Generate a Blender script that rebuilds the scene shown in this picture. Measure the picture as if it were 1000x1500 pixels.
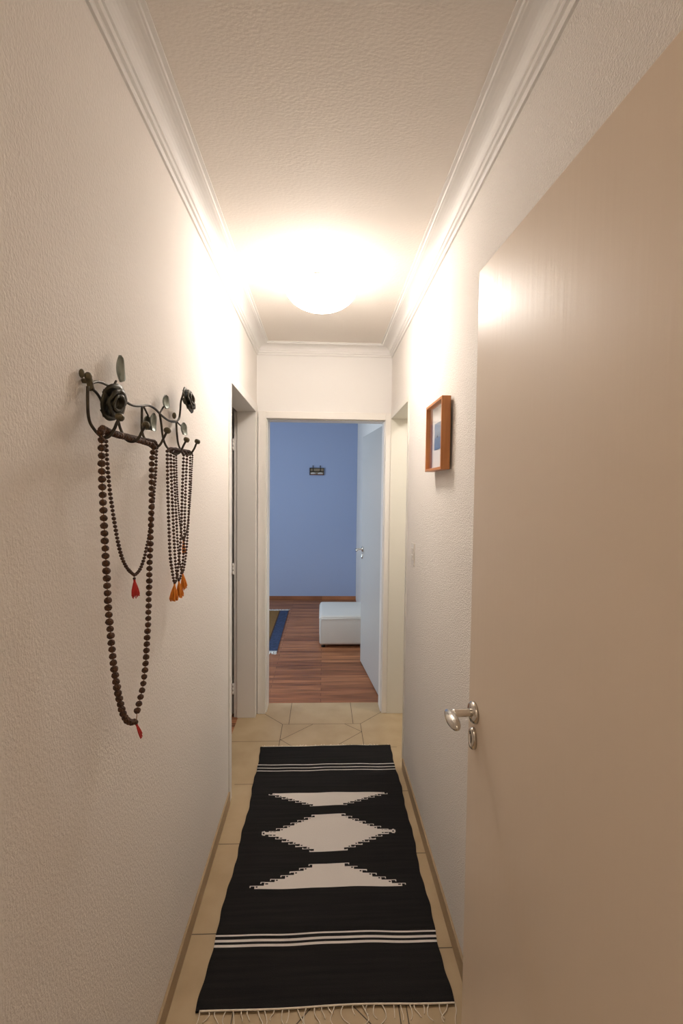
import bpy, bmesh, math, random
from mathutils import Vector, Matrix
random.seed(7)
for o in list(bpy.data.objects): bpy.data.objects.remove(o, do_unlink=True)
S = bpy.context.scene; C = S.collection
CAM = [(0.999125, -0.040356, 0.010947), (-0.009116, 0.045267, 0.998933), (0.040809, 0.998159, -0.04486), (0.0, 0.0, 1.610829), 680.6126977653549]
RAIL = [(-0.452, 0.9325, 1.8142), (-0.452, 0.9489, 1.8213), (-0.452, 0.9688, 1.8259), (-0.452, 0.9955, 1.8272), (-0.452, 1.0172, 1.8249), (-0.452, 1.05, 1.8173), (-0.452, 1.0778, 1.8123), (-0.452, 1.1149, 1.8085), (-0.452, 1.1508, 1.811), (-0.452, 1.1891, 1.8179), (-0.452, 1.2349, 1.8271), (-0.452, 1.2792, 1.8261), (-0.452, 1.3266, 1.8174), (-0.452, 1.3779, 1.8119), (-0.452, 1.4208, 1.8133), (-0.452, 1.4599, 1.8191), (-0.452, 1.4908, 1.8354), (-0.452, 1.5017, 1.8628), (-0.445, 1.4859, 1.8856), (-0.437, 1.4877, 1.9136)]
RAIL2 = [(-0.452, 0.9349, 1.8055), (-0.452, 0.954, 1.8016), (-0.452, 0.9708, 1.7928), (-0.45, 0.9779, 1.7804), (-0.445, 0.9817, 1.7701)]
HOOKS = [[(-0.452, 0.9204, 1.8063), (-0.452, 0.9192, 1.7814), (-0.452, 0.9204, 1.7556), (-0.452, 0.9265, 1.7396), (-0.448, 0.9313, 1.7285), (-0.435, 0.9242, 1.7159), (-0.424, 0.9227, 1.7093), (-0.415, 0.9258, 1.7124), (-0.407, 0.9286, 1.7261), (-0.402, 0.9294, 1.7382), (-0.399, 0.9333, 1.7481)], [(-0.452, 1.0495, 1.7993), (-0.452, 1.0522, 1.767), (-0.45, 1.0523, 1.7521), (-0.445, 1.0524, 1.7373), (-0.433, 1.048, 1.719), (-0.422, 1.0537, 1.7152), (-0.412, 1.0587, 1.722), (-0.404, 1.0616, 1.7391), (-0.4, 1.0713, 1.7526)], [(-0.452, 1.1891, 1.8171), (-0.452, 1.1871, 1.783), (-0.45, 1.1817, 1.757), (-0.445, 1.1822, 1.7386), (-0.433, 1.181, 1.72), (-0.422, 1.1876, 1.714), (-0.412, 1.1978, 1.722), (-0.404, 1.2047, 1.7418), (-0.4, 1.2162, 1.7588)], [(-0.452, 1.3131, 1.8227), (-0.452, 1.3262, 1.7946), (-0.45, 1.3335, 1.7576), (-0.445, 1.3408, 1.7355), (-0.435, 1.342, 1.7223), (-0.425, 1.3525, 1.7117), (-0.415, 1.3705, 1.7172), (-0.406, 1.38, 1.7399), (-0.4, 1.3832, 1.7532)], [(-0.452, 1.4599, 1.8202), (-0.452, 1.466, 1.7834), (-0.45, 1.4726, 1.7526), (-0.442, 1.4736, 1.7337), (-0.432, 1.4824, 1.7219), (-0.422, 1.4994, 1.7212), (-0.412, 1.51, 1.7395), (-0.405, 1.5082, 1.7547), (-0.402, 1.5091, 1.7613)]]
BRACKET = [(-0.455, 0.9284, 1.8276), (-0.455, 0.9334, 1.8196), (-0.455, 0.9372, 1.8099), (-0.455, 0.941, 1.8042)]
LEAVES = [[(-0.45, 1.0535, 1.8745), 0.0194, 0.029, 0.05], [(-0.45, 1.3494, 1.8585), 0.0263, 0.0193, 0.08], [(-0.448, 1.2423, 1.7861), 0.0223, 0.0249, -0.35], [(-0.455, 1.2187, 1.7808), 0.0211, 0.0191, -0.1], [(-0.45, 1.5193, 1.8051), 0.0336, 0.0196, -0.15]]
STEMS = [[(-0.45, 1.0224, 1.8246), (-0.45, 1.0291, 1.8333), (-0.45, 1.0393, 1.8444)], [(-0.451, 1.3129, 1.8208), (-0.451, 1.3295, 1.833), (-0.451, 1.3436, 1.8431)], [(-0.45, 1.1927, 1.8178), (-0.45, 1.2082, 1.8086), (-0.45, 1.2242, 1.7991)], [(-0.45, 1.4601, 1.8181), (-0.45, 1.4805, 1.8148), (-0.45, 1.5014, 1.8114)]]
ROSES = [(-0.437, 0.9921, 1.7874), (-0.435, 1.4986, 1.8903)]
BIG = [(-0.412, 0.8847, 1.7152), (-0.412, 0.8882, 1.6967), (-0.412, 0.8871, 1.6561), (-0.412, 0.8885, 1.6052), (-0.412, 0.8927, 1.5537), (-0.412, 0.8968, 1.5015), (-0.412, 0.9011, 1.4484), (-0.412, 0.9054, 1.3946), (-0.412, 0.9152, 1.3248), (-0.412, 0.9257, 1.2666), (-0.412, 0.9397, 1.2123), (-0.412, 0.9546, 1.1702), (-0.412, 0.9702, 1.1381), (-0.412, 0.9902, 1.1149), (-0.412, 1.0149, 1.0994), (-0.412, 1.0353, 1.0937)]
BIG2 = [(-0.412, 1.0415, 1.1126), (-0.412, 1.0616, 1.1364), (-0.412, 1.0784, 1.1612), (-0.412, 1.0917, 1.1964), (-0.412, 1.1013, 1.2501), (-0.412, 1.1108, 1.2964), (-0.412, 1.1165, 1.3608), (-0.412, 1.1222, 1.4254), (-0.412, 1.1276, 1.474), (-0.412, 1.133, 1.5228), (-0.412, 1.1385, 1.572), (-0.412, 1.1398, 1.6378), (-0.412, 1.1453, 1.6873), (-0.412, 1.1596, 1.7166)]
BIGTOP = [(-0.414, 0.8889, 1.7157), (-0.42, 0.9116, 1.7256), (-0.422, 0.9416, 1.7222), (-0.424, 0.9926, 1.7215), (-0.424, 1.0626, 1.7222), (-0.423, 1.1406, 1.7211), (-0.413, 1.1624, 1.7168)]
SM = [(-0.429, 0.9422, 1.7128), (-0.429, 0.9444, 1.6861), (-0.429, 0.9493, 1.6458), (-0.429, 0.9572, 1.6049), (-0.429, 0.9714, 1.5559), (-0.429, 0.9892, 1.5047), (-0.429, 1.0082, 1.4661), (-0.429, 1.0354, 1.4365), (-0.429, 1.072, 1.4147), (-0.429, 1.0797, 1.4133), (-0.429, 1.1079, 1.4212), (-0.429, 1.1336, 1.4434), (-0.429, 1.1516, 1.471), (-0.429, 1.1702, 1.5029), (-0.429, 1.1898, 1.553), (-0.429, 1.2053, 1.6133), (-0.429, 1.2159, 1.6572), (-0.429, 1.2216, 1.7013), (-0.429, 1.227, 1.7228)]
SMTOP = [(-0.43, 0.9444, 1.713), (-0.432, 0.958, 1.7268), (-0.433, 0.9816, 1.7285), (-0.433, 1.0307, 1.7288), (-0.433, 1.1047, 1.7299), (-0.433, 1.1905, 1.7329), (-0.433, 1.2238, 1.733), (-0.433, 1.2384, 1.7239)]
BIGTAS = [(-0.412, 1.0351, 1.086), (-0.412, 1.0636, 1.0425)]
SMTAS = [(-0.429, 1.0755, 1.3999), (-0.429, 1.0825, 1.3635)]
RM = [([(-0.41, 1.2484, 1.7109), (-0.41, 1.2499, 1.6409), (-0.41, 1.2562, 1.5319), (-0.41, 1.2658, 1.439), (-0.41, 1.282, 1.3899), (-0.41, 1.302, 1.352), (-0.41, 1.3234, 1.3633), (-0.41, 1.3429, 1.409), (-0.41, 1.3563, 1.4468), (-0.41, 1.3669, 1.5054), (-0.41, 1.3783, 1.6046), (-0.41, 1.3932, 1.7131)], [(-0.414, 1.2606, 1.7118), (-0.414, 1.2886, 1.7216), (-0.414, 1.3359, 1.7221), (-0.414, 1.3802, 1.722), (-0.414, 1.4068, 1.7141)], [(-0.41, 1.3019, 1.3443), (-0.41, 1.2923, 1.3024)]), ([(-0.419, 1.304, 1.7136), (-0.419, 1.3086, 1.6424), (-0.419, 1.3215, 1.5279), (-0.419, 1.335, 1.4297), (-0.419, 1.3465, 1.3788), (-0.419, 1.3683, 1.3469), (-0.419, 1.3948, 1.3603), (-0.419, 1.4159, 1.4085), (-0.419, 1.4274, 1.48), (-0.419, 1.4354, 1.5524), (-0.419, 1.4435, 1.6253), (-0.419, 1.4591, 1.7181)], [(-0.422, 1.3134, 1.7143), (-0.422, 1.3432, 1.7255), (-0.422, 1.3872, 1.7274), (-0.422, 1.4411, 1.7281), (-0.422, 1.4696, 1.7189)], [(-0.419, 1.3714, 1.3382), (-0.419, 1.3805, 1.2937)]), ([(-0.428, 1.359, 1.7141), (-0.428, 1.3641, 1.6438), (-0.428, 1.3809, 1.5142), (-0.428, 1.3927, 1.4423), (-0.428, 1.4084, 1.395), (-0.428, 1.4352, 1.3573), (-0.428, 1.4602, 1.3786), (-0.428, 1.479, 1.4212), (-0.428, 1.4987, 1.4954), (-0.428, 1.5112, 1.5823), (-0.428, 1.5197, 1.6482), (-0.428, 1.5246, 1.7231)], [(-0.43, 1.3654, 1.7146), (-0.43, 1.4004, 1.7275), (-0.43, 1.4543, 1.7312), (-0.43, 1.4976, 1.7317), (-0.43, 1.5317, 1.7236)], [(-0.428, 1.4385, 1.3503), (-0.428, 1.452, 1.3051)]), ([(-0.436, 1.4067, 1.7179), (-0.436, 1.4091, 1.6653), (-0.436, 1.4147, 1.6043), (-0.436, 1.4271, 1.5525), (-0.436, 1.4432, 1.4994), (-0.436, 1.4706, 1.4545), (-0.436, 1.4999, 1.4668), (-0.436, 1.5308, 1.5152), (-0.436, 1.5553, 1.5928), (-0.436, 1.5682, 1.6608), (-0.436, 1.5812, 1.7274)], [(-0.437, 1.4099, 1.7181), (-0.437, 1.4501, 1.7317), (-0.437, 1.507, 1.7357), (-0.437, 1.5528, 1.7363), (-0.437, 1.5848, 1.7276)], [(-0.436, 1.4741, 1.4477), (-0.436, 1.4808, 1.4123)])]
# ------------------------------------------------------------ camera
cam = bpy.data.cameras.new('camera'); camo = bpy.data.objects.new('camera', cam); C.objects.link(camo)
r_, u_, f_, c_ = [Vector(v) for v in CAM[:4]]
M4 = Matrix((( r_.x, u_.x, -f_.x, c_.x), (r_.y, u_.y, -f_.y, c_.y), (r_.z, u_.z, -f_.z, c_.z), (0,0,0,1)))
camo.matrix_world = M4
cam.sensor_fit = 'VERTICAL'; cam.sensor_height = 36; cam.lens = CAM[4]*36/1500; cam.clip_start = .02
S.camera = camo
# ------------------------------------------------------------ world, light, exposure
w = bpy.data.worlds.new('sky'); S.world = w; w.use_nodes = True
w.node_tree.nodes['Background'].inputs[0].default_value = (.45,.62,1,1); w.node_tree.nodes['Background'].inputs[1].default_value = .5
S.view_settings.view_transform = 'Standard'; S.view_settings.look = 'None'; S.view_settings.gamma = 1; S.view_settings.use_curve_mapping = False
S.view_settings.exposure = 1.12
BOWL = 20.5; BULB = 1.6; REAR_FILL = 10.0; WARM = (1,.925,.85)
DAY = 28.5; DAYC = (.74,.89,1)
BATH = 32.0
def light(name, kind, loc, energy, color, rot=(0,0,0), **k):
    l = bpy.data.lights.new(name, kind); l.energy = energy; l.color = color
    for a, b in k.items(): setattr(l, a, b)
    o = bpy.data.objects.new(name, l); C.objects.link(o); o.location = loc; o.rotation_euler = rot
    return o
light('window_daylight', 'AREA', (-2.78,4.45,1.6), DAY, DAYC, (0,math.radians(-90),0), shape='RECTANGLE', size=1.2, size_y=1.5)
# ------------------------------------------------------------ materials
def mat(name, col, rough=.6, metal=0, bump=None, noise=None, spec=.5, emit=None, coat=0):
    m = bpy.data.materials.new(name); m.use_nodes = True; t = m.node_tree; b = t.nodes['Principled BSDF']
    b.inputs['Base Color'].default_value = (*col,1); b.inputs['Roughness'].default_value = rough; b.inputs['Metallic'].default_value = metal
    b.inputs['Specular IOR Level'].default_value = spec; b.inputs['Coat Weight'].default_value = coat
    co = t.nodes.new('ShaderNodeTexCoord')
    def mapped(scale):
        mp = t.nodes.new('ShaderNodeMapping'); mp.inputs['Scale'].default_value = scale if hasattr(scale,'__len__') else (scale,)*3
        t.links.new(co.outputs['Object'], mp.inputs[0]); return mp
    if noise:                      # (scale, other colour, detail, lo, hi)
        n = t.nodes.new('ShaderNodeTexNoise'); n.inputs['Scale'].default_value = 1; n.inputs['Detail'].default_value = noise[2]
        t.links.new(mapped(noise[0]).outputs[0], n.inputs['Vector'])
        mr = t.nodes.new('ShaderNodeMapRange'); mr.inputs[1].default_value = noise[3]; mr.inputs[2].default_value = noise[4]
        t.links.new(n.outputs[0], mr.inputs[0])
        mx = t.nodes.new('ShaderNodeMix'); mx.data_type = 'RGBA'; mx.inputs[6].default_value = (*col,1); mx.inputs[7].default_value = (*noise[1],1)
        t.links.new(mr.outputs[0], mx.inputs[0]); t.links.new(mx.outputs[2], b.inputs['Base Color'])
    if bump:                       # (scale, strength, distance, kind)
        if len(bump) > 3 and bump[3] == 'voronoi':
            n = t.nodes.new('ShaderNodeTexVoronoi'); n.feature = 'SMOOTH_F1'; n.inputs['Scale'].default_value = 1
        else:
            n = t.nodes.new('ShaderNodeTexNoise'); n.inputs['Scale'].default_value = 1; n.inputs['Detail'].default_value = 2
        t.links.new(mapped(bump[0]).outputs[0], n.inputs['Vector'])
        bp = t.nodes.new('ShaderNodeBump'); bp.inputs['Strength'].default_value = bump[1]; bp.inputs['Distance'].default_value = bump[2]
        t.links.new(n.outputs[0], bp.inputs['Height']); t.links.new(bp.outputs[0], b.inputs['Normal'])
    if emit:
        b.inputs['Emission Color'].default_value = (*emit[0],1); b.inputs['Emission Strength'].default_value = emit[1]
    return m
MT = {}
MT['plaster'] = mat('plaster_paint', (.855,.80,.745), .75, bump=((330,230,150),.6,.0029))
MT['plaster_rough'] = mat('plaster_rough_paint', (.855,.805,.75), .75, bump=((285,265,240),1,.0046))
MT['ceiling'] = mat('ceiling_paint', (.845,.785,.72), .8, bump=((90,150,150),.35,.003))
MT['smooth'] = mat('smooth_white_paint', (.83,.805,.775), .6)
MT['gloss'] = mat('cream_enamel', (.84,.80,.75), .4, spec=.4)
MT['jamb'] = mat('cream_frame_paint', (.80,.765,.68), .45)
MT['doorpaint'] = mat('door_enamel', (.80,.675,.545), .36, bump=((70,70,4),.16,.002), spec=.5)
MT['doorwhite'] = mat('door_white_enamel', (.54,.53,.515), .4, spec=.5)
MT['blue'] = mat('blue_wall_paint', (.37,.45,.67), .8)
MT['tile'] = mat('cream_floor_tile', (.49,.365,.22), .42, noise=((6,6,6),(.42,.305,.175),4,.35,.7), spec=.35)
MT['grout'] = mat('dark_grout', (.10,.075,.05), .9)
MT['skirt'] = mat('tan_skirting_tile', (.40,.29,.17), .45, noise=((4,4,4),(.33,.23,.125),3,.35,.7))
MT['rugdark'] = mat('charcoal_woven_wool', (.013,.012,.012), .95, bump=((260,500,1),.6,.003), noise=((2.5,70,1),(.020,.018,.017),3,.35,.75), spec=.15)
MT['rugwhite'] = mat('ivory_woven_wool', (.68,.62,.57), .95, bump=((260,500,1),.5,.003), spec=.15)
MT['fringe'] = mat('ivory_cotton_fringe', (.80,.71,.58), .9)
MT['iron'] = mat('dark_wrought_iron', (.045,.038,.030), .45, .75, noise=((60,60,60),(.09,.075,.05),4,.4,.7))
MT['petal'] = mat('aged_bronze_petal', (.040,.036,.026), .42, .6, noise=((45,45,45),(.085,.08,.055),4,.4,.7))
MT['leaf'] = mat('grey_green_patina', (.30,.33,.29), .45, .6, noise=((70,70,40),(.16,.17,.14),4,.4,.65))
MT['knob'] = mat('aged_brass_knob', (.16,.13,.075), .5, .5, noise=((90,90,90),(.09,.08,.05),3,.4,.65))
MT['bead'] = mat('rudraksha_seed', (.112,.045,.016), .7, bump=((420,420,420),.9,.004,'voronoi'), noise=((160,160,160),(.045,.021,.010),3,.4,.65))
MT['beadsmall'] = mat('brown_seed', (.062,.023,.009), .55, bump=((600,600,600),.7,.003,'voronoi'))
MT['cord'] = mat('brown_cord', (.36,.18,.06), .9)
MT['red'] = mat('red_silk_thread', (.62,.035,.030), .7)
MT['orange'] = mat('orange_silk_thread', (.85,.27,.02), .7)
MT['chrome'] = mat('satin_nickel', (.70,.67,.62), .16, 1)
MT['black'] = mat('dark_slot', (.012,.011,.010), .6)
MT['frame'] = mat('orange_pine_frame', (.58,.235,.075), .45, noise=((90,90,6),(.47,.175,.05),4,.35,.7))
MT['mat'] = mat('white_mount_card', (.78,.75,.72), .9)
MT['plastic'] = mat('ivory_plastic', (.74,.69,.61), .35)
MT['leather'] = mat('white_leatherette', (.70,.68,.64), .45, bump=((180,180,180),.15,.001))
MT['feet'] = mat('dark_foot', (.02,.015,.012), .6)
MT['rugblue'] = mat('navy_border_weave', (.035,.055,.125), .9, noise=((30,30,30),(.02,.035,.085),2,.4,.6))
MT['ruggold'] = mat('golden_brown_weave', (.24,.125,.028), .9, noise=((6,60,1),(.19,.09,.02),2,.4,.6))
MT['rugbrown'] = mat('dark_brown_weave', (.045,.018,.010), .9)
MT['board'] = mat('weathered_board', (.30,.24,.17), .7)
MT['redwood'] = mat('red_brown_wood', (.16,.045,.02), .6)
def wood():
    m = bpy.data.materials.new('red_brown_laminate'); m.use_nodes = True; t = m.node_tree; b = t.nodes['Principled BSDF']
    b.inputs['Roughness'].default_value = .5; b.inputs['Specular IOR Level'].default_value = .3
    co = t.nodes.new('ShaderNodeTexCoord')
    br = t.nodes.new('ShaderNodeTexBrick'); br.inputs['Scale'].default_value = 1; br.inputs['Brick Width'].default_value = 1.1; br.inputs['Row Height'].default_value = .052
    br.inputs['Mortar Size'].default_value = .0012; br.inputs['Color1'].default_value = (.42,.175,.080,1); br.inputs['Color2'].default_value = (.235,.090,.042,1); br.inputs['Mortar'].default_value = (.06,.02,.01,1)
    br.offset = .37
    t.links.new(co.outputs['Object'], br.inputs['Vector'])
    mp = t.nodes.new('ShaderNodeMapping'); mp.inputs['Scale'].default_value = (2.2,46,1); t.links.new(co.outputs['Object'], mp.inputs[0])
    n = t.nodes.new('ShaderNodeTexNoise'); n.inputs['Scale'].default_value = 1; n.inputs['Detail'].default_value = 5; t.links.new(mp.outputs[0], n.inputs['Vector'])
    mr = t.nodes.new('ShaderNodeMapRange'); mr.inputs[1].default_value = .3; mr.inputs[2].default_value = .7; mr.inputs[3].default_value = .5; mr.inputs[4].default_value = 1.5
    t.links.new(n.outputs[0], mr.inputs[0])
    mx = t.nodes.new('ShaderNodeMix'); mx.data_type = 'RGBA'; mx.blend_type = 'MULTIPLY'; mx.inputs[0].default_value = 1
    t.links.new(br.outputs[0], mx.inputs[6]); t.links.new(mr.outputs[0], mx.inputs[7]); t.links.new(mx.outputs[2], b.inputs['Base Color'])
    return m
MT['wood'] = wood()
def glass(name):
    m = bpy.data.materials.new(name); m.use_nodes = True; t = m.node_tree; b = t.nodes['Principled BSDF']
    out = [n for n in t.nodes if n.type == 'OUTPUT_MATERIAL'][0]
    tr = t.nodes.new('ShaderNodeBsdfTransparent'); gl = t.nodes.new('ShaderNodeBsdfGlossy'); gl.inputs['Roughness'].default_value = .02
    lw = t.nodes.new('ShaderNodeLayerWeight'); lw.inputs[0].default_value = .5; fr = t.nodes.new('ShaderNodeMath'); fr.operation = 'POWER'; fr.inputs[1].default_value = 7; t.links.new(lw.outputs['Facing'], fr.inputs[0]); ms = t.nodes.new('ShaderNodeMixShader')
    t.links.new(fr.outputs[0], ms.inputs[0]); t.links.new(tr.outputs[0], ms.inputs[1]); t.links.new(gl.outputs[0], ms.inputs[2]); t.links.new(ms.outputs[0], out.inputs[0])
    t.nodes.remove(b); return m
MT['glass'] = glass('clear_glass')
MT['bowl'] = mat('lit_opal_glass', (.85,.83,.80), .4, emit=(WARM, BOWL))
MT['opal'] = mat('opal_glass_inside', (.86,.84,.80), .4)
MT['rear_fill'] = mat('added_fill_shade', (.85,.83,.80), .4, emit=((1,.81,.62), REAR_FILL))  # glow of the added fill lamp behind the camera
MT['bath'] = mat('lit_opal_shade', (.85,.83,.80), .4, emit=((1,.95,.88), BATH))
MT['bulb'] = mat('lit_bulb', (.9,.9,.9), .4, emit=(WARM, 30))
# ------------------------------------------------------------ mesh helpers
class MB:
    def __init__(self): self.bm = bmesh.new()
    def _join(self, bm, mi=0, smooth=False):
        for f in bm.faces: f.material_index = mi; f.smooth = smooth
        me = bpy.data.meshes.new('tmp'); bm.to_mesh(me); bm.free(); self.bm.from_mesh(me); bpy.data.meshes.remove(me); return self
    def box(self, a, b, bevel=0, mi=0, seg=2, M=None):
        bm = bmesh.new(); bmesh.ops.create_cube(bm, size=1)
        a, b = Vector(a), Vector(b)
        for v in bm.verts: v.co = Vector([(a[i]+b[i])/2 + v.co[i]*(b[i]-a[i]) for i in range(3)])
        if bevel: bmesh.ops.bevel(bm, geom=list(bm.edges), offset=bevel, segments=seg, affect='EDGES', profile=.5)
        if M: bmesh.ops.transform(bm, matrix=M, verts=bm.verts)
        return self._join(bm, mi, False)
    def tube(self, pts, rad, n=10, mi=0, sub=4, taper=None):
        P = smooth_path([Vector(p) for p in pts], sub) if sub else [Vector(p) for p in pts]
        bm = bmesh.new(); rings = []; up = None
        for i, p in enumerate(P):
            d = (P[min(i+1,len(P)-1)] - P[max(i-1,0)]).normalized()
            if up is None: up = d.orthogonal().normalized()
            up = (up - d*up.dot(d))
            up = up.normalized() if up.length > 1e-6 else d.orthogonal().normalized()
            s = d.cross(up); k = i/(len(P)-1)
            R = rad if taper is None else rad*(1+(taper-1)*k)
            rings.append([bm.verts.new(p + R*(math.cos(2*math.pi*j/n)*up + math.sin(2*math.pi*j/n)*s)) for j in range(n)])
        for a, b in zip(rings, rings[1:]):
            for j in range(n): bm.faces.new((a[j],a[(j+1)%n],b[(j+1)%n],b[j]))
        bm.faces.new(rings[0][::-1]); bm.faces.new(rings[-1])
        return self._join(bm, mi, True)
    def ball(self, c, rad, mi=0, sub=3, M=None):
        bm = bmesh.new(); bmesh.ops.create_icosphere(bm, subdivisions=sub, radius=1)
        r = rad if hasattr(rad,'__len__') else (rad,)*3
        for v in bm.verts: v.co = Vector((v.co.x*r[0], v.co.y*r[1], v.co.z*r[2]))
        if M: bmesh.ops.transform(bm, matrix=M, verts=bm.verts)
        for v in bm.verts: v.co += Vector(c)
        return self._join(bm, mi, True)
    def lathe(self, prof, c=(0,0,0), n=32, mi=0, M=None, smooth=True):
        bm = bmesh.new(); rings = []
        for (r, z) in prof:
            if r < 1e-6: rings.append([bm.verts.new((0,0,z))])
            else: rings.append([bm.verts.new((r*math.cos(2*math.pi*j/n), r*math.sin(2*math.pi*j/n), z)) for j in range(n)])
        for a, b in zip(rings, rings[1:]):
            for j in range(n):
                q = [a[j%len(a)], a[(j+1)%len(a)], b[(j+1)%len(b)], b[j%len(b)]]
                u = []
                for v in q:
                    if v not in u: u.append(v)
                if len(u) > 2: bm.faces.new(u)
        bmesh.ops.recalc_face_normals(bm, faces=bm.faces)
        if M: bmesh.ops.transform(bm, matrix=M, verts=bm.verts)
        for v in bm.verts: v.co += Vector(c)
        return self._join(bm, mi, smooth)
    def sweep(self, prof, path, closed=False, mi=0):       # prof rings given per path point as functions -> list of 3D points
        bm = bmesh.new(); rings = [[bm.verts.new(q) for q in prof(i)] for i in range(len(path))]
        for a, b in zip(rings, rings[1:]):
            for j in range(len(a)-1): bm.faces.new((a[j],a[j+1],b[j+1],b[j]))
        for ring in (rings[0], rings[-1]): bm.faces.new(ring)
        bmesh.ops.recalc_face_normals(bm, faces=bm.faces)
        return self._join(bm, mi, False)
    def poly(self, pts, mi=0):
        bm = bmesh.new(); bm.faces.new([bm.verts.new(p) for p in pts]); return self._join(bm, mi, False)
    def build(self, name, mats, parent=None, origin=None, auto=None):
        me = bpy.data.meshes.new(name)
        if origin is not None: bmesh.ops.translate(self.bm, verts=self.bm.verts, vec=-Vector(origin))
        self.bm.to_mesh(me); self.bm.free()
        for m in (mats if isinstance(mats,(list,tuple)) else [mats]): me.materials.append(MT[m])
        o = bpy.data.objects.new(name, me); C.objects.link(o)
        if origin is not None: o.location = origin
        if parent is not None: attach(o, parent)
        return o
def world_loc(o):
    M = Matrix.Translation(o.location) @ o.rotation_euler.to_matrix().to_4x4()
    return world_loc(o.parent) @ M if o.parent else M
def attach(o, parent):
    W = Matrix.Translation(o.location) @ o.rotation_euler.to_matrix().to_4x4()
    o.parent = parent; L = world_loc(parent).inverted() @ W
    o.location = L.to_translation(); o.rotation_euler = L.to_euler()
def smooth_path(P, k):
    if len(P) < 3: return [P[0].lerp(P[-1], i/k) for i in range(k+1)]
    out = []
    for i in range(len(P)-1):
        p0, p1, p2, p3 = P[max(i-1,0)], P[i], P[i+1], P[min(i+2,len(P)-1)]
        for j in range(k):
            t = j/k
            out.append(.5*((2*p1)+(p2-p0)*t+(2*p0-5*p1+4*p2-p3)*t*t+(3*p1-p0-3*p2+p3)*t**3))
    out.append(P[-1]); return out
def empty(name, loc, rz=0):
    o = bpy.data.objects.new(name, None); o.empty_display_size = .05; C.objects.link(o); o.location = loc; o.rotation_euler = (0,0,rz); return o
def tag(o, label, cat=None, group=None, kind=None):
    if label: o['label'] = label
    if cat: o['category'] = cat
    if group: o['group'] = group
    if kind: o['kind'] = kind
    return o
def struct(o, label, cat): return tag(o, label, cat, kind='structure')
# ------------------------------------------------------------ room shell
XL, XR, D, ZC = -.468, .482, 3.31, 2.625
YB, YF, DT = -1.25, 6.85, 3.47
LO = (2.388, 3.245, 2.15)        # left doorway
RO = (2.645, 3.292, 2.125)      # right doorway
EO = (-.398, .440, 2.115)       # end doorway
# corridor floor with its joints
m = MB().box((-.585,YB,-.06),(.63,DT,0))
def line(a, b, wd=.0035):
    a, b = Vector((*a,.0003)), Vector((*b,.0003)); d = (b-a).normalized(); s = Vector((-d.y,d.x,0))*wd/2
    m.poly([a-s,b-s,b+s,a+s], 1)
for y in (2.932,2.495,2.064,1.633,1.202,.771,.34,-.09): line((-.582 if y > 2.6 else XL, y), (-.262, y))
for y in (2.850,2.419,1.988,1.557,1.126,.695): line((.276,y),(XR,y))
for a, b in (((-.219,DT),(-.219,3.148)), ((.225,DT),(.225,3.148)), ((-.265,3.148),(.277,3.148)), ((-.43,3.33),(-.262,3.148)), ((.453,3.325),(.277,3.148)),
             ((-.262,3.148),(-.262,1.2)), ((.276,3.148),(.276,1.2)), ((-.0535,3.1446),(-.262,2.942)), ((.164,3.149),(.276,3.04)), ((-.262,2.954),(-.05,2.74)), ((.276,3.04),(.1,2.87)),
             ((.045,1.446),(-.262,1.14)), ((.045,1.446),(.276,1.215)), ((-.262,1.0),(-.262,-.5)), ((.276,1.0),(.276,-.5)), ((.252,1.40),(.252,1.2)), ((-.262,1.9),(.276,1.9))): line(a,b)
struct(m.build('floor', ['tile','grout']), 'cream floor tiles with dark joints in the corridor under the black rug', 'floor')
struct(MB().box((-2.7,DT,-.06),(.62,YF+.1,-.001)).build('floor.001', 'wood'), 'red-brown wood strip floor of the blue room behind the end doorway', 'floor')
struct(MB().box((-2.7,1.4,-.06),(-.585,D+.02,-.001)).build('floor.002', 'wood'), 'orange wood floor sliver inside the left doorway', 'floor')
struct(MB().box((-.62,YB,ZC),(.65,D+.02,ZC+.06)).build('ceiling', 'ceiling'), 'textured white ceiling of the corridor around the glass bowl lamp', 'ceiling')
struct(MB().box((-2.7,DT-.13,ZC),(.62,YF+.1,ZC+.06)).build('ceiling.001', 'smooth'), 'plain ceiling edge of the blue room seen through the end doorway', 'ceiling')
struct(MB().box((-2.7,1.4,ZC),(-.62,D+.03,ZC+.06)).build('ceiling.002', 'smooth'), 'ceiling of the dark room behind the left doorway', 'ceiling')
G = .016                        # the frames line openings a little larger than their clear width
m = MB().box((XL-.12,YB,0),(XL,LO[0]-G,ZC)).box((XL-.12,LO[0]-G,LO[2]+G),(XL,LO[1]+G,ZC)).box((XL-.12,LO[1]+G,0),(XL,D,ZC))
struct(m.build('wall_left', 'plaster'), 'left corridor wall in textured white plaster that carries the iron coat rack', 'wall')
m = MB().box((XR,YB,0),(XR+.15,RO[0]-G,ZC)).box((XR,RO[0]-G,RO[2]+G),(XR+.15,D,ZC)).box((XR,RO[1]+.012,0),(XR+.15,D,RO[2]+G))
struct(m.build('wall_right', 'plaster_rough'), 'right corridor wall in rough white plaster that carries the small wooden frame', 'wall')
m = MB().box((-2.7,D,0),(EO[0]-G,DT,ZC)).box((EO[0]-G,D,EO[2]+G),(EO[1]+G,DT,ZC)).box((EO[1]+G,D,0),(.65,DT,ZC))
struct(m.build('wall_end', 'smooth'), 'end wall of the corridor above and around the open doorway', 'wall')
struct(MB().box((-.62,YB-.1,0),(.65,YB,ZC)).build('wall_back', 'smooth'), 'corridor wall behind the camera', 'wall')
struct(MB().box((-2.7,YF,0),(.62,YF+.1,ZC)).build('wall_far', 'blue'), 'far blue wall of the room behind the end doorway', 'wall')
struct(MB().box((.505,DT,0),(.62,YF,ZC)).build('wall_right.001', 'smooth'), 'pale side wall of the blue room behind the open door', 'wall')
W0, W1_ = 3.75, 5.15
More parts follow.
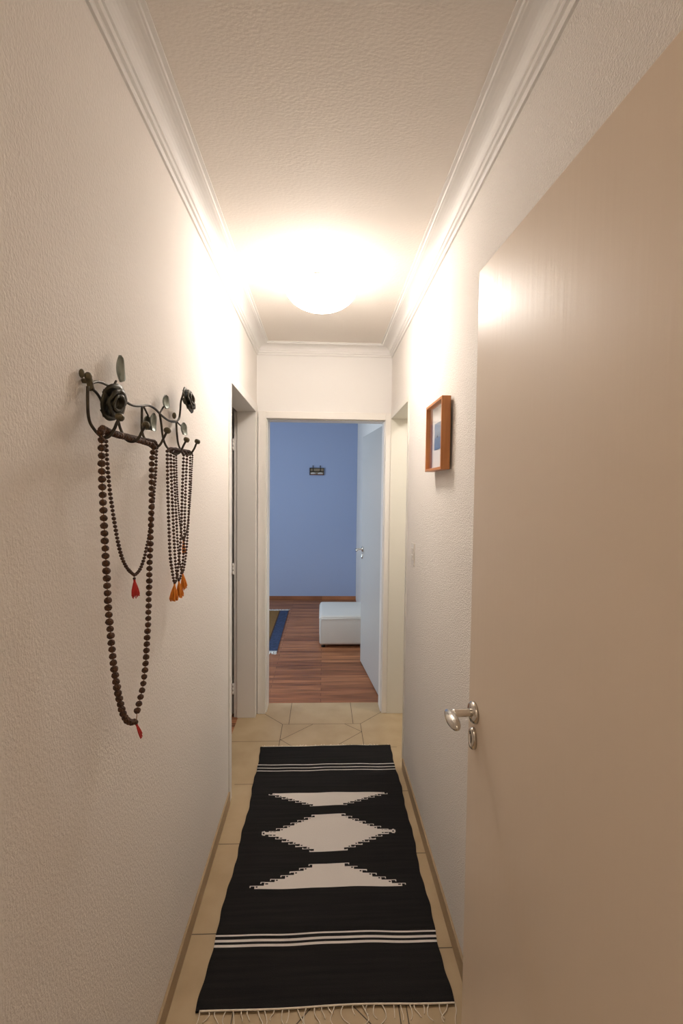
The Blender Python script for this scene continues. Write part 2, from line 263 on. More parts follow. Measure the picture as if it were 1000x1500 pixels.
m = MB().box((-2.7,DT,0),(-2.6,W0,ZC)).box((-2.7,W1_,0),(-2.6,YF,ZC)).box((-2.7,W0,0),(-2.6,W1_,1.0)).box((-2.7,W0,2.2),(-2.6,W1_,ZC))
struct(m.build('wall_left.001', 'smooth'), 'window wall on the left of the blue room', 'wall')
m = MB().box((-2.7,1.4,0),(-2.6,D,ZC)).box((-2.6,1.4,0),(-.588,1.5,ZC))
struct(m.build('wall_left.002', 'smooth'), 'walls of the dark room behind the left doorway', 'wall')
m = MB()
for a, b in (((W0,1.0),(W0+.06,2.2)), ((W1_-.06,1.0),(W1_,2.2)), ((W0,1.0),(W1_,1.06)), ((W0,2.14),(W1_,2.2)), ((4.42,1.0),(4.48,2.2))): m.box((-2.68,a[0],a[1]),(-2.63,b[0],b[1]),.004)
wn = struct(m.build('window_1', 'gloss'), 'white framed window on the left side of the blue room', 'window')
MB().box((-2.657,W0+.05,1.05),(-2.652,W1_-.05,2.15)).build('pane', 'glass', wn)
# crown moulding: one swept profile around the three visible sides
prof = [(0,-.071),(.007,-.071),(.010,-.066),(.010,-.058),(.017,-.056),(.019,-.050),(.019,-.045),(.024,-.043)]
prof += [(.024+.046*(1-math.cos(a)), -.043+.032*math.sin(a)) for a in [math.pi/2*k/8 for k in range(1,9)]]
prof += [(.073,-.010),(.078,-.010),(.080,-.004),(.091,-.004),(.091,0),(0,0)]
path = [(-1,YB,0,1),(-1,D,0,0),(1,D,0,0),(1,YB,0,1)]
def ring(i):
    sx, y, _, end = path[i]; out = []
    for o_, z in prof:
        x = XL+o_ if sx < 0 else XR-o_
        out.append((x, y if end else y-o_, ZC+z))
    return out
m = MB(); m.sweep(ring, path); struct(m.build('trim_1', 'smooth'), 'white stepped crown moulding running round the corridor ceiling', 'crown moulding')
m = MB().box((XL,YB,0),(XL+.009,2.335,.066),.0015); struct(m.build('baseboard_left', 'skirt'), 'low tan tile skirting along the left corridor wall', 'baseboard')
m = MB().box((XR-.009,YB,0),(XR,2.612,.066),.0015); struct(m.build('baseboard_right', 'skirt'), 'low tan tile skirting along the right corridor wall', 'baseboard')
m = MB().box((-2.6,YF-.012,0),(.505,YF,.05)); struct(m.build('baseboard_far', 'wood'), 'low wooden skirting under the far blue wall', 'baseboard')
# door frames
m = MB(); y0, y1, zt = LO
m.box((XL-.125,y1,0),(XL+.006,y1+.060,zt+.055),.002).box((XL-.125,y0-.055,0),(XL+.006,y0,zt+.055),.002).box((XL-.125,y0-.001,zt),(XL+.006,y1+.001,zt+.055),.002)
m.box((XL-.146,y1+.010,0),(XL-.122,y1+.060,zt)).box((XL-.146,y0-.055,0),(XL-.122,y0-.010,zt))
struct(m.build('trim_2', 'gloss'), 'cream frame of the left doorway', 'door frame')
m = MB(); y0, y1, zt = RO
m.box((XR-.004,y1,0),(XR+.155,y1+.017,zt+.028),.002).box((XR-.004,y0-.030,0),(XR+.155,y0,zt+.028),.002).box((XR-.004,y0-.001,zt),(XR+.155,y1+.001,zt+.028),.002)
struct(m.build('trim_3', 'jamb'), 'pale cream frame of the right doorway', 'door frame')
m = MB(); x0, x1, zt = EO
m.box((x0-.058,D-.014,0),(x0,DT+.01,zt+.05),.004).box((x1,D-.014,0),(x1+.040,DT-.01,zt+.05),.004).box((x0-.001,D-.014,zt),(x1+.001,DT+.01,zt+.05),.004)
m.box((x0,D+.012,0),(x0+.006,DT,zt),.002).box((x1-.006,D+.012,0),(x1,DT-.03,zt),.002).box((x0,D+.012,zt-.006),(x1,DT-.03,zt),.002)
struct(m.build('trim_4', 'gloss'), 'cream frame of the end doorway', 'door frame')
# ------------------------------------------------------------ ceiling lamp
LX, LY = -.016, 2.20
t = empty('ceiling_light', (LX,LY,ZC)); tag(t, 'glowing white glass bowl lamp on the corridor ceiling', 'ceiling light')
MB().lathe([(0,ZC),(.075,ZC),(.078,ZC-.006),(.072,ZC-.018),(.02,ZC-.022),(0,ZC-.022)], (LX,LY,0), 40).build('mounting_plate', 'smooth', t)
bp = [(.165*math.sin(a), 2.535-.085*(math.cos(a)-math.cos(1.35))/(1-math.cos(1.35))) for a in [1.35*k/14 for k in range(15)]]
bp = [(r_/math.sin(1.35), z) for r_, z in bp]
MB().lathe(bp, (LX,LY,0), 56).lathe([(r_,z+.004) for r_, z in bp[:-1]]+[bp[-1]], (LX,LY,0), 56, mi=1).build('glass_bowl', ['bowl','opal'], t)
MB().lathe([(0,2.436),(.004,2.437),(.006,2.441),(.004,2.446),(.008,2.449),(.008,2.452),(0,2.452)], (LX,LY,0), 20).build('finial', 'chrome', t)
for k in range(3):
    a = math.radians(-98+120*k); m = MB()
    pts = [(LX+.168*math.cos(a+s), LY+.168*math.sin(a+s), 2.541) for s in (-.13,-.06,0,.06,.13)]
    m.tube(pts, .0035, 8); m.tube([(LX+.168*math.cos(a),LY+.168*math.sin(a),2.541),(LX+.12*math.cos(a),LY+.12*math.sin(a),2.585),(LX+.055*math.cos(a),LY+.055*math.sin(a),ZC-.02)], .0025, 8)
    m.build('clip', 'chrome', t)
for k, dx in enumerate((-.07,.07)):
    MB().ball((LX+dx,LY,2.555), (.028,.020,.020), sub=3).build('bulb', 'bulb', t)
l1 = light('bulb_glow', 'POINT', (LX,LY,2.575), BULB, WARM, shadow_soft_size=.02); attach(l1, t)
# ------------------------------------------------------------ doors
def local_door(name, hinge, ang, width, height, thick, material, label, zb=.008):
    """leaf runs along +X of its own frame from the hinge, its visible face is at local y=0, body behind it at +y"""
    e = MB().box((0,0,zb),(width,thick,height),.0025).build(name, material); e.location = (hinge[0],hinge[1],0); e.rotation_euler = (0,0,ang)
    return struct(e, label, 'door')
def furniture(door, x, z, side=1, lever_dir=-1):
    """lever handle on a round rose, and an oval keyhole plate, on the leaf's local y=0 face"""
    M = world_loc(door)
    def put(mb, name, mt, par): 
        bmesh.ops.transform(mb.bm, matrix=M, verts=mb.bm.verts); return mb.build(name, mt, par)
    R = Matrix.Rotation(math.radians(90),4,'X')
    m = MB(); m.lathe([(0,0),(.0255,0),(.0255,.006),(.022,.010),(.012,.011),(0,.011)], (0,0,0), 36, M=R); bmesh.ops.translate(m.bm, verts=m.bm.verts, vec=(x,0,z))
    h = put(m, 'door_handle', 'chrome', door)
    m = MB().tube([(x,-.008,z),(x,-.030,z),(x,-.056,z)], .0095, 16, sub=3)
    put(m, 'handle_stem', 'chrome', h)
    L = .062; m = MB(); bm = bmesh.new(); bmesh.ops.create_uvsphere(bm, u_segments=28, v_segments=18, radius=1)
    for v in bm.verts:
        k = v.co.x; f = 1.0+.12*k*lever_dir
        v.co = Vector((v.co.x*.040, v.co.y*.0140*f, v.co.z*.0145*f))
        v.co.z -= .006*(k*lever_dir+1)*.5
    m._join(bm, 0, True); bmesh.ops.translate(m.bm, verts=m.bm.verts, vec=(x+lever_dir*.024,-.064,z+.001))
    put(m, 'lever', 'chrome', h)
    m = MB(); sc = Matrix.Diagonal((.62,1,1.0,1))
    m.lathe([(0,0),(.0265,0),(.0265,.006),(.023,.010),(.013,.010),(.012,.007),(0,.007)], (0,0,0), 36, M=sc@R); bmesh.ops.translate(m.bm, verts=m.bm.verts, vec=(x,0,z-.063))
    k = put(m, 'keyhole_plate', 'chrome', door)
    m = MB().box((x-.0022,-.0085,z-.076),(x+.0022,-.0068,z-.060)).ball((x,-.0074,z-.058),(.0045,.0012,.0045),sub=2)
    put(m, 'keyhole', 'black', k)
A = Vector((.3632,1.106)); tv = Vector((.05515,-.99848)); W1 = .82; H1 = A+tv*W1
ang1 = math.atan2(-tv.y,-tv.x)
d1 = local_door('door_1', H1, ang1, W1, 2.131, .035, 'doorpaint', 'large beige door in the right foreground, open against the right wall')
# local +y must point to the wall (+x world): mirror the leaf if it does not
yv = Vector((-math.sin(ang1), math.cos(ang1)))
FLIP1 = yv.x < 0
if FLIP1:
    for v in d1.data.vertices: v.co.y = -v.co.y
    d1.data.flip_normals()
def flipped(door, x, z, lever_dir):
    n0 = set(bpy.data.objects); furniture(door, x, z, 1, lever_dir)
    new = [o for o in bpy.data.objects if o not in n0]
    Mw = world_loc(door); F = Mw @ Matrix.Diagonal((1,-1,1,1)) @ Mw.inverted()
    for o in new:
        Wo = world_loc(o)
        o.data.transform(Wo.inverted() @ F @ Wo); o.data.flip_normals()
(flipped if FLIP1 else furniture)(d1, W1-.040, 1.090, -1)
# end door: hinged on the right, folded back into the blue room
Hh = Vector((.457,3.515)); Fr = Vector((.3685,4.330)); dv = (Fr-Hh).normalized(); ang2 = math.atan2(dv.y,dv.x)
d2 = local_door('door_2', Hh, ang2, .815, 2.115, .032, 'doorwhite', 'white door opened into the blue room beyond the end doorway')
FL2 = math.cos(ang2) is None
yv = Vector((-math.sin(ang2), math.cos(ang2)))
if yv.x < 0:
    for v in d2.data.vertices: v.co.y = -v.co.y
    d2.data.flip_normals(); flipped(d2, .815-.055, 1.077, -1)
else: furniture(d2, .815-.055, 1.077, 1, -1)
# left door, opened square into the dark room, with its three hinges
d3 = MB().box((-1.42,LO[1]+.006,.008),(-.630,LO[1]+.041,2.14),.003).build('door_3', 'gloss', origin=(-.630,LO[1]+.02,0)); struct(d3, 'white door edge with hinges inside the left doorway', 'door')
for z in (1.925,1.06,.205):
    m = MB()
    for k in range(3): m.tube([(-.622,LO[1]+.006,z-.04+.027*k),(-.622,LO[1]+.006,z-.04+.027*k+.025)], .0055, 12, sub=1)
    m.box((-.634,LO[1]+.008,z-.04),(-.610,LO[1]+.012,z+.04)); m.build('hinge', 'gloss', d3)
d4 = MB().box((XR+.163,RO[0]-.034,.008),(XR+.85,RO[0]-.002,RO[2]-.005),.002).build('door_4', 'jamb', origin=(XR+.163,RO[0]-.02,0)); struct(d4, 'cream door opened into the lit side room behind the right doorway', 'door')
struct(MB().box((.63,1.8,-.06),(2.0,D+.02,0)).build('floor.003', 'tile'), 'tile floor of the lit side room behind the right doorway', 'floor')
struct(MB().box((.63,1.8,2.5),(2.0,D+.02,2.56)).build('ceiling.003', 'smooth'), 'ceiling of the lit side room behind the right doorway', 'ceiling')
struct(MB().box((1.9,1.8,0),(2.0,D,2.5)).box((.632,1.7,0),(2.0,1.8,2.5)).box((.65,D+.0,0),(2.0,D+.1,2.5)).build('wall_right.002', 'jamb'), 'cream walls of the lit side room behind the right doorway', 'wall')
t = empty('ceiling_light', (0,-.75,ZC)); tag(t, 'added unseen fill lamp with a round opal shade behind the camera end of the corridor', 'ceiling light')  # made-up lamp out of view, added to lift the near walls
MB().lathe([(0,ZC),(.16,ZC),(.16,ZC-.02),(0,ZC-.02)], (0,-.75,0), 32).build('base', 'smooth', t)
MB().lathe([(.15,ZC-.02),(.145,ZC-.045),(.11,ZC-.065),(.06,ZC-.075),(0,ZC-.078)], (0,-.75,0), 32).build('shade', 'rear_fill', t)
t = empty('ceiling_light', (1.15,2.95,2.5)); tag(t, 'round opal ceiling lamp inside the side room behind the right doorway', 'ceiling light')
MB().lathe([(0,2.5),(.13,2.5),(.13,2.485),(0,2.485)], (1.15,2.95,0), 32).build('base', 'smooth', t)
MB().lathe([(.12,2.485),(.115,2.46),(.09,2.44),(.05,2.43),(0,2.427)], (1.15,2.95,0), 32).build('shade', 'bath', t)
# ------------------------------------------------------------ wooden picture frame on the right wall
fx0, fx1, fy0, fy1, fz0, fz1 = .4395, .474, 1.727, 1.992, 1.697, 1.971
t = empty('picture_frame', (XR,(fy0+fy1)/2,(fz0+fz1)/2)); tag(t, 'small deep orange wood box frame with a sea print on the right wall', 'picture frame')
b_ = .0105; m = MB()
m.box((fx0,fy0,fz0),(fx1,fy0+b_,fz1),.0012).box((fx0,fy1-b_,fz0),(fx1,fy1,fz1),.0012).box((fx0,fy0+b_,fz0),(fx1,fy1-b_,fz0+b_),.0012).box((fx0,fy0+b_,fz1-b_),(fx1,fy1-b_,fz1),.0012)
m.build('frame', 'frame', t)
MB().box((.4485,fy0+b_,fz0+b_),(.4505,fy1-b_,fz1-b_)).build('glass', 'glass', t)
MB().box((.466,fy0+b_,fz0+b_),(.470,fy1-b_,fz1-b_)).build('mount', 'mat', t)
MB().box((.471,fy0+.06,fz0-.004+.02),(XR,fy1-.05,fz1-.02)).build('backing_board', 'mat', t)
pm = bpy.data.materials.new('sea_print'); pm.use_nodes = True; nt = pm.node_tree; bb = nt.nodes['Principled BSDF']; bb.inputs['Roughness'].default_value = .8
co = nt.nodes.new('ShaderNodeTexCoord'); sp = nt.nodes.new('ShaderNodeSeparateXYZ'); nt.links.new(co.outputs['Generated'], sp.inputs[0])
rp = nt.nodes.new('ShaderNodeValToRGB'); nt.links.new(sp.outputs['Z'], rp.inputs[0]); e = rp.color_ramp.elements
e[0].position = 0; e[0].color = (.11,.17,.30,1); e[1].position = .44; e[1].color = (.15,.22,.34,1)
for ps, cl in ((.46,(.26,.30,.34,1)),(.7,(.36,.41,.47,1)),(1.0,(.27,.33,.42,1))):
    q = e.new(ps); q.color = cl
nt.links.new(rp.outputs[0], bb.inputs['Base Color']); MT['print'] = pm
pr = MB().box((.4648,fy1-.216,1.785),(.4659,1.940,1.893)).build('print', 'print', t)
m = MB().box((.4640,1.878,1.834),(.4648,1.897,1.837)).poly([(.4641,1.881,1.837),(.4641,1.893,1.837),(.4641,1.886,1.8435)]); m.build('boat', 'black', pr)
# ------------------------------------------------------------ light switch
t = MB().box((XR-.006,2.388,1.222),(XR,2.462,1.342),.003).build('light_switch', 'plastic', origin=(XR,2.425,1.282)); tag(t, 'ivory double light switch plate on the right wall by the doorway', 'light switch')
for z in (1.252,1.288): MB().box((XR-.0095,2.405,z),(XR-.005,2.445,z+.028),.0015).build('rocker', 'plastic', t)
# ------------------------------------------------------------ corridor rug
RX0, RX1, RY0, RY1 = -.368, .434, 1.375, 2.856
def rz(x, y):
    z = .0065 + .0016*math.sin(9*y+2.1*x) + .0014*math.sin(23*y-3*x+1) + .0008*math.sin(31*x+5*y)
    z += .006*max(0, 1-(RY1-y)/.12)**2*.3
    return z
def rx_edge(y): return .007*math.sin(3.2*y+.7) + .0035*math.sin(17*y) + .0015*math.sin(61*y)
NX = 200; NY = 494
XC = .040
def stair(u, tops, ws):
    return None
def pattern(x, y):
    for a in (2.6635,2.6345,2.6065,1.6155,1.5960,1.5770):
        if a-.0038 < y < a+.0038: return 1
    ax = abs(x-XC)
    def edge(v, n, w0, w1, h):       # v = distance from the narrow end towards the wide end (0..h)
        if v < 0 or v > h: return 0
        k = min(int(v/(h/n)), n-1); st = h/n; wk = w0+(w1-w0)*(k/(n-1)) if n > 1 else w0
        f = v-k*st
        if ax <= wk: 
            # small dark curl cut into the end of each step
            if k > 0 and wk-.013 < ax < wk-.004 and st*.28 < f < st*.62: return 0
            return 1
        if ax <= wk+.019 and f < .0036: return 1
        if wk+.015 < ax <= wk+.019 and f < st*.55: return 1
        return 0
    if 2.297 <= y <= 2.404: return edge(y-2.297, 7, .078, .296, .107)
    if 2.115 <= y <= 2.231: return edge(2.231-y, 7, .066, .262, .116) or (1 if (y < 2.123 and ax < .309) else 0)
    if 2.000 <= y < 2.115: return edge(y-2.000, 7, .068, .262, .115) or (1 if (y > 2.110 and ax < .309) else 0)
    if 1.812 <= y <= 1.929: return edge(1.929-y, 7, .070, .300, .117)
    return 0
def ring_tip(x, y):
    for s in (-1,1):
        q = math.hypot((x-XC-s*.303), (y-2.116)*.8)
        if q < .0045: return 0
        if q < .0105: return 1
    return None
bm = bmesh.new(); V = []
for j in range(NY+1):
    y = RY0+(RY1-RY0)*j/NY; row = []
    for i in range(NX+1):
        x = RX0+(RX1-RX0)*i/NX; k = i/NX
        xx = x + rx_edge(y)*(1-k)**2*1.0 + rx_edge(y+1.7)*k**2
        yy = y + .0035*math.sin(4*x+1)+ .002*math.sin(13*x)
        row.append(bm.verts.new((xx,yy,rz(x,y))))
    V.append(row)
for j in range(NY):
    for i in range(NX):
        f = bm.faces.new((V[j][i],V[j][i+1],V[j+1][i+1],V[j+1][i])); f.smooth = True
        x = RX0+(RX1-RX0)*(i+.5)/NX; y = RY0+(RY1-RY0)*(j+.5)/NY
        rt = ring_tip(x,y); f.material_index = pattern(x,y) if rt is None else rt
# edge skirts to the floor give the rug its thickness
edge_loop = [V[0][i] for i in range(NX+1)]+[V[j][NX] for j in range(1,NY+1)]+[V[NY][i] for i in range(NX-1,-1,-1)]+[V[j][0] for j in range(NY-1,0,-1)]
low = [bm.verts.new((v.co.x,v.co.y,.0008)) for v in edge_loop]
for a in range(len(edge_loop)):
    b = (a+1)%len(edge_loop); f = bm.faces.new((edge_loop[b],edge_loop[a],low[a],low[b])); f.material_index = 0
m = MB(); m.bm.free(); m.bm = bm
rug = m.build('woven_rug', ['rugdark','rugwhite'], origin=(XC,(RY0+RY1)/2,0)); tag(rug, 'long black woven runner rug with white stepped diamonds on the corridor tiles', 'rug')
rnd = random.Random(3)
for (yb, sg, n, L) in ((RY0,-1,33,.050),(RY1,1,46,.026)):
    m = MB()
    pts = [(RX0+(RX1-RX0)*k/40+.004*(0 if 0<k<40 else (1 if k==0 else -1)), yb+sg*.001+.0035*math.sin(4*(RX0+(RX1-RX0)*k/40)+1)+.002*math.sin(13*(RX0+(RX1-RX0)*k/40)), .0075) for k in range(41)]
    m.tube(pts, .0026, 6, sub=2)
    for k in range(n):
        x = RX0+.006+(RX1-RX0-.012)*(k+rnd.uniform(-.3,.3))/(n-1); x = min(max(x,RX0+.004),RX1-.004)
        y0 = yb+.0035*math.sin(4*x+1)+.002*math.sin(13*x)
        l = L*rnd.uniform(.5,1.15); dx = rnd.uniform(-.5,.5)*l; cx = rnd.uniform(-.3,.3)*l
        m.tube([(x,y0,.006),(x+cx*.6,y0+sg*l*.35,.0045),(x+dx*.6+cx,y0+sg*l*.7,.0022),(x+dx,y0+sg*l,.0020)], .0018, 6, sub=3, taper=.7)
    m.build('fringe', 'fringe', rug)
# ------------------------------------------------------------ things in the blue room
m = MB(); z0 = .03
o = MB().box((-.020,4.70,.030),(.492,5.32,.336),.028,seg=5).build('ottoman', 'leather', origin=(.236,5.01,0)); tag(o, 'low white leatherette cube ottoman behind the open white door', 'ottoman')
for p in o.data.polygons: p.use_smooth = True
m = MB()
z = .302
m.tube([(-.022,4.72,z),(-.022,5.30,z)], .0035, 8, sub=2).tube([(.0,4.698,z),(.47,4.698,z)], .0035, 8, sub=2).tube([(-.0195,4.70,.06),(-.0195,4.70,.30)], .003, 8, sub=2)
m.build('piping', 'leather', o)
for x in (.02,.45):
    for y in (4.75,5.27): MB().lathe([(0,0),(.020,0),(.022,.032),(0,.032)], (x,y,0), 16).build('foot', 'feet', o)
r2 = MB().box((-1.75,4.60,.0005),(-.441,6.17,.008),.0015)
r2 = r2.build('area_rug', 'ruggold', origin=(-1.1,5.38,0)); tag(r2, 'golden brown rug with a navy border on the wood floor of the blue room', 'rug')
for xa, xb in ((-.547,-.4405),(-1.7505,-1.645)): MB().box((xa,4.60,.0072),(xb,6.17,.0092)).build('border', 'rugblue', r2)
MB().box((-.562,4.60,.0072),(-.5472,6.17,.0090)).build('inner_line', 'rugbrown', r2)
for (yb, sg) in ((4.60,-1),(6.17,1)):
    m = MB()
    for k in range(150):
        x = -1.745+1.30*k/149; m.tube([(x,yb,.006),(x+rnd.uniform(-.012,.012),yb+sg*.04,.004),(x+rnd.uniform(-.02,.02)+.008,yb+sg*rnd.uniform(.07,.085),.0025)], .0045, 5, sub=1)
    m.build('fringe', 'mat', r2)
# little wall rack on the blue wall
t = empty('wall_rack', (-.087,YF,1.91)); tag(t, 'tiny dark wooden rack with two upright pegs hung on the far blue wall', 'wall rack')
x0, x1 = -.188, .012; yb = YF
MB().box((x0,yb-.010,1.846),(x1,yb,1.942),.002).build('back_board', 'board', t)
m = MB().box((x0-.004,yb-.022,1.936),(x1+.004,yb-.008,1.947),.002).box((x0-.004,yb-.022,1.886),(x1+.004,yb-.008,1.900),.002); m.build('rail', 'iron', t)
MB().box((x0-.004,yb-.022,1.842),(x1+.004,yb-.008,1.856),.002).build('bottom_rail', 'redwood', t)
for xa in (x0-.006,x1-.004): MB().box((xa,yb-.023,1.841),(xa+.010,yb-.007,1.948),.001).build('side_post', 'iron', t)
for xp in (-.144,-.038):
    MB().tube([(xp,yb-.018,1.890),(xp,yb-.018,1.972)], .0055, 10, sub=1).ball((xp,yb-.018,1.974),(.009,.009,.007),sub=2).build('peg', 'iron', t)
for xp in (-.140,-.036):
    m = MB(); m.lathe([(0,0),(.040,0),(.040,.006),(0,.006)], (0,0,0), 28, M=Matrix.Rotation(math.radians(90),4,'X'))
    for v in m.bm.verts:
        v.co.z = max(v.co.z,0)*.62
        v.co += Vector((xp,yb-.011,1.857))
    m.build('white_disc', 'mat', t)
# ------------------------------------------------------------ wrought iron coat rack
t = empty('coat_rack', (XL,1.22,1.75)); tag(t, 'dark wrought iron coat rack with roses and leaves on the left wall', 'coat rack')
m = MB().tube(RAIL, .0031, 10).tube(RAIL2, .0028, 10); m.build('rail', 'iron', t)
m = MB().tube(BRACKET, .0062, 12, sub=5).ball(BRACKET[0],(.007,.008,.008)).ball((BRACKET[0][0]-.006,BRACKET[0][1]-.012,BRACKET[0][2]+.002),(.005,.006,.009),sub=2).tube([BRACKET[1],(XL,BRACKET[1][1],BRACKET[1][2])], .005, 10, sub=2); m.build('wall_bracket', 'knob', t)
m = MB().tube([RAIL[15],(XL,RAIL[15][1],RAIL[15][2])], .004, 10, sub=2).ball((XL+.014,RAIL[15][1]-.012,RAIL[15][2]+.016),(.006,.008,.010),sub=2); m.build('wall_bracket', 'knob', t)
for H in HOOKS:
    h = MB().tube(H, .0030, 10, sub=6).build('hook', 'iron', t)
    e_ = Vector(H[-1]); d_ = (e_-Vector(H[-2])).normalized()
    m = MB(); bm = bmesh.new(); bmesh.ops.create_icosphere(bm, subdivisions=2, radius=.0095)
    for v in bm.verts: v.co *= random.uniform(.93,1.04); v.co -= d_*v.co.dot(d_)*.12
    m._join(bm,0,False); bmesh.ops.translate(m.bm, verts=m.bm.verts, vec=e_+d_*.003); m.build('knob', 'knob', h)
def leaf_mesh(c, hw, hh, tilt):
    m = MB(); bm = bmesh.new(); n, k = 14, 6; G = []
    for layer in (0,1):
        g = []
        for i in range(n+1):
            s = -1+2*i/n; wd = (math.sqrt(max(0,1-abs(s)**2.4)))*(.92-.12*s)
            row = []
            for j in range(-k,k+1):
                q = j/k; y = q*hw*wd; z = s*hh
                x = .006*q*q*wd - .004*(1-abs(q)) + .010*s*s*.6 + (0 if layer == 0 else -.0014)
                yy = y*math.cos(tilt)+z*math.sin(tilt); zz = -y*math.sin(tilt)+z*math.cos(tilt)
                row.append(bm.verts.new((c[0]+x,c[1]+yy,c[2]+zz)))
            g.append(row)
        G.append(g)
    for layer in (0,1):
        for i in range(n):
            for j in range(2*k):
                q = (G[layer][i][j],G[layer][i][j+1],G[layer][i+1][j+1],G[layer][i+1][j]); bm.faces.new(q if layer else q[::-1])
    for i in range(n):
        for j in (0,2*k):
            a = (G[0][i][j],G[0][i+1][j],G[1][i+1][j],G[1][i][j]); bm.faces.new(a)
    for i in (0,n):
        for j in range(2*k): bm.faces.new((G[0][i][j],G[0][i][j+1],G[1][i][j+1],G[1][i][j]))
    bmesh.ops.remove_doubles(bm, verts=bm.verts, dist=1e-6); bmesh.ops.recalc_face_normals(bm, faces=bm.faces)
    m._join(bm,0,True); return m
for L_ in LEAVES:
    lf = leaf_mesh(L_[0], L_[1], L_[2], -L_[3]).build('leaf', 'leaf', t)
for s_ in STEMS: MB().tube(s_, .0024, 8).build('leaf_stem', 'iron', t)
def rose(c, R, axis, seed):
    """cupped, overlapping sheet metal petals in three whorls round a rolled heart"""
    rn = random.Random(seed); q = Vector((0,0,1)).rotation_difference(Vector(axis).normalized()).to_matrix()
    root = MB().lathe([(0,-.004),(R*.28,-.002),(R*.34,R*.25),(R*.30,R*.55),(R*.2,R*.6),(R*.17,R*.3),(0,R*.25)], (0,0,0), 18)
    for v in root.bm.verts: v.co = q@v.co+Vector(c)
    root = root.build('rose', 'petal', t)
    for wh, (n, r0, r1, hh, spread) in enumerate(((3,.30,.52,.95,.85),(4,.42,.82,.85,.75),(5,.45,1.10,.55,.68))):
        for k in range(n):
            a0 = 2*math.pi*(k+.37*wh)/n + rn.uniform(-.12,.12); m = MB(); bm = bmesh.new(); G = []
            for layer in (0,1):
                g = []
                for i in range(9):
                    v_ = i/8; row = []
                    for j in range(-6,7):
                        u_ = j/6; an = a0 + u_*spread*2*math.pi/n*(.55+.45*math.sin(math.pi*min(v_+.25,1)*.62))
                        rr = R*(.12+(r0-.12)*min(1,v_*1.6)+(r1-r0)*v_**1.8) + R*.10*max(0,v_-.75)*4*(.4+.6*abs(math.sin(3*an)))
                        z = R*hh*math.sin(v_*math.pi*.56)*(1-.22*u_*u_*v_) - R*.14*max(0,v_-.8)*4*.5
                        rr -= layer*.0012
                        row.append(bm.verts.new((rr*math.cos(an),rr*math.sin(an),z-R*.08)))
                    g.append(row)
                G.append(g)
            for layer in (0,1):
                for i in range(8):
                    for j in range(12):
                        f = (G[layer][i][j],G[layer][i][j+1],G[layer][i+1][j+1],G[layer][i+1][j]); bm.faces.new(f if not layer else f[::-1])
            for i in range(8):
                for j in (0,12): bm.faces.new((G[0][i][j],G[0][i+1][j],G[1][i+1][j],G[1][i][j]))
            for j in range(12): bm.faces.new((G[0][8][j],G[0][8][j+1],G[1][8][j+1],G[1][8][j]))
            bmesh.ops.recalc_face_normals(bm, faces=bm.faces)
            for v in bm.verts: v.co = q@v.co+Vector(c)
            m._join(bm,0,True); m.build('petal', 'petal', root)
rose((ROSES[0][0]-.004,ROSES[0][1]-.011,ROSES[0][2]+.003), .033, (.94,-.20,-.24), 1)
rose((ROSES[1][0],ROSES[1][1]-.012,ROSES[1][2]-.003), .035, (.95,-.05,.20), 5)
# ------------------------------------------------------------ malas (prayer bead necklaces)
def bead_mesh(name, rad, material, seed, bumpy):
    rn = random.Random(seed); bm = bmesh.new(); bmesh.ops.create_icosphere(bm, subdivisions=3 if bumpy else 2, radius=rad)
    for v in bm.verts:
        n = v.co.normalized(); a = math.atan2(n.y,n.x)
        k = 1 + (.05*math.cos(5*a) if bumpy else .02*math.cos(5*a)) + rn.uniform(-.045,.045)*(1 if bumpy else .3)
        v.co = n*rad*k; v.co.z *= .90
    for f in bm.faces: f.smooth = True
    me = bpy.data.meshes.new(name); bm.to_mesh(me); bm.free(); me.materials.append(MT[material]); return me
def resample(path, sp):
    P = smooth_path([Vector(p) for p in path], 10); out = [P[0]]; acc = 0
    for a, b in zip(P, P[1:]):
        L = (b-a).length; pos = 0
        while acc + (L-pos) >= sp:
            pos += sp-acc; acc = 0; out.append(a.lerp(b, pos/L))
        acc += L-pos
    return out
def tassel_mesh(a, b, flare, n, seed, spread=1):
    rn = random.Random(seed); a, b = Vector(a), Vector(b); d = (b-a); L = d.length; d.normalize(); s = d.cross(Vector((1,0,0))).normalized(); x = d.cross(s)
    m = MB(); m.tube([a-d*L*.18,a+d*L*.02,a+d*L*.14], .0026, 8, sub=2)
    for k in range(n):
        an = rn.uniform(0,2*math.pi); q = math.sqrt(rn.uniform(0,1)); off = (s*math.cos(an)+x*math.sin(an)*.6)*flare*q
        l = L*rn.uniform(.88,1.05)
        m.tube([a+off*.10, a+d*l*.25+off*.42, a+d*l*.62+off*.82, a+d*l+off*rn.uniform(.9,1.1)], .0011, 5, sub=2)
    return m
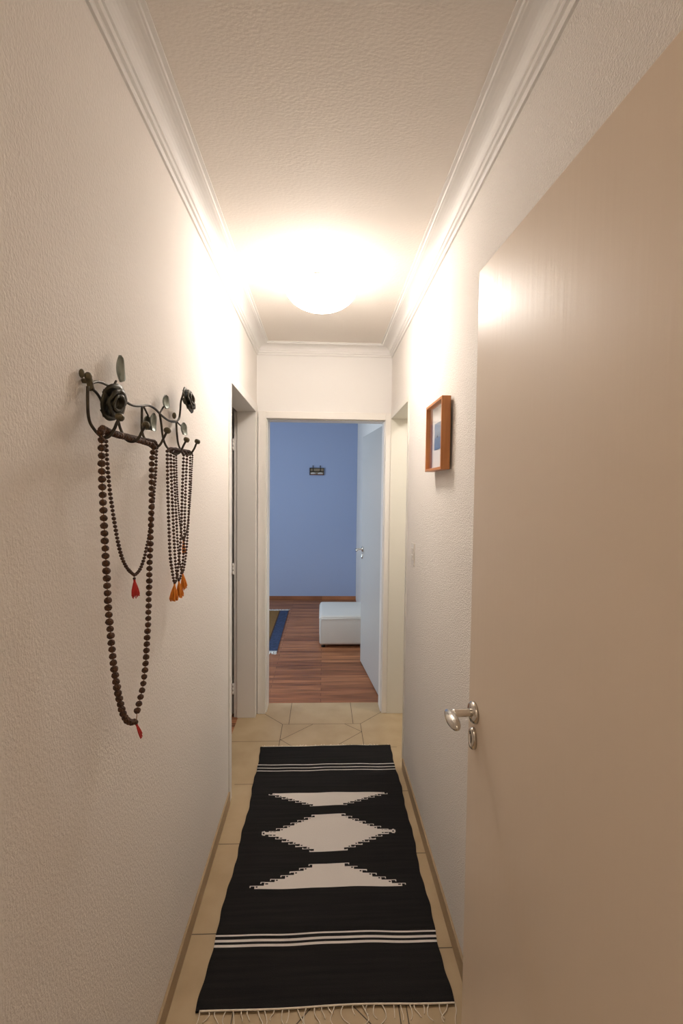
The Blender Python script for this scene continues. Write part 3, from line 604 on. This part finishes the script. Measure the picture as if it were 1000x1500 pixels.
def mala(label, paths, spacing, rad, beadm, tas, tascol, flare, seed, cord_paths, bumpy):
    rn = random.Random(seed); me = bead_mesh('bead', rad, beadm, seed, bumpy)
    root = empty('bead_necklace', paths[0][0]); tag(root, label, 'necklace', 'bead necklaces on the coat rack')
    m = MB()
    for c_ in cord_paths: m.tube(c_, .0009 if bumpy else .0007, 6, sub=4)
    m.build('cord', 'cord', root)
    pts = []
    for pth, sp in zip(paths, spacing): pts += resample(pth, sp)
    pts.sort(key=lambda p: p.y)
    rootM = world_loc(root).inverted()
    for p in pts[:100]:
        o = bpy.data.objects.new('bead', me); C.objects.link(o); o.parent = root
        o.location = rootM@p; o.rotation_euler = (rn.uniform(-.3,.3),rn.uniform(-.3,.3),rn.uniform(0,6.28))
        sc = rn.uniform(.93,1.06); o.scale = (sc,sc,sc)
    if len(pts) > 100:
        m = MB()
        for p in pts[100:]:
            bm = bmesh.new(); bm.from_mesh(me); R = Matrix.Rotation(rn.uniform(0,6.28),4,'Z'); bmesh.ops.transform(bm, matrix=Matrix.Translation(p)@R, verts=bm.verts); m._join(bm,0,True)
        q = m.build('beads', beadm, root); q['kind'] = 'stuff'
    tassel_mesh(*tas, flare*1.5, 60 if flare > .004 else 14, seed).build('tassel', tascol, root)
    d = (Vector(tas[1])-Vector(tas[0])).normalized(); g = Vector(tas[0])-d*.006
    MB().ball(g, rad*.8, sub=2).build('guru_bead', beadm, root)
    return root
mala('longest necklace of large brown seed beads with a frayed red tassel, nearest on the rack', [BIG,BIG2,BIGTOP], (.0146,.0148,.0125), .0071, 'bead', BIGTAS, 'red', .0035, 11, [BIG+BIG2,BIGTOP], True)
mala('shorter necklace of small brown beads with a full red tassel, inside the longest necklace', [SM,SMTOP], (.0088,.0088), .0043, 'beadsmall', SMTAS, 'red', .009, 12, [SM,SMTOP], False)
RL = ['dark bead necklace with the lowest orange tassel, leftmost strand of the right bunch','dark bead necklace with the middle orange tassel of the right bunch','dark bead necklace with the highest of the three large orange tassels','thin bead necklace with a tiny orange tassel amid the right bunch']
for k, (lo, top, ts) in enumerate(RM):
    rr = (.0046,.0044,.0041,.0033)[k]; sp = (.0103,.0100,.0096,.0072)[k]
    mala(RL[k], [lo,top], (sp,sp), rr, 'beadsmall', ts, 'orange', (.012,.011,.0105,.0055)[k], 20+k, [lo,top], False)
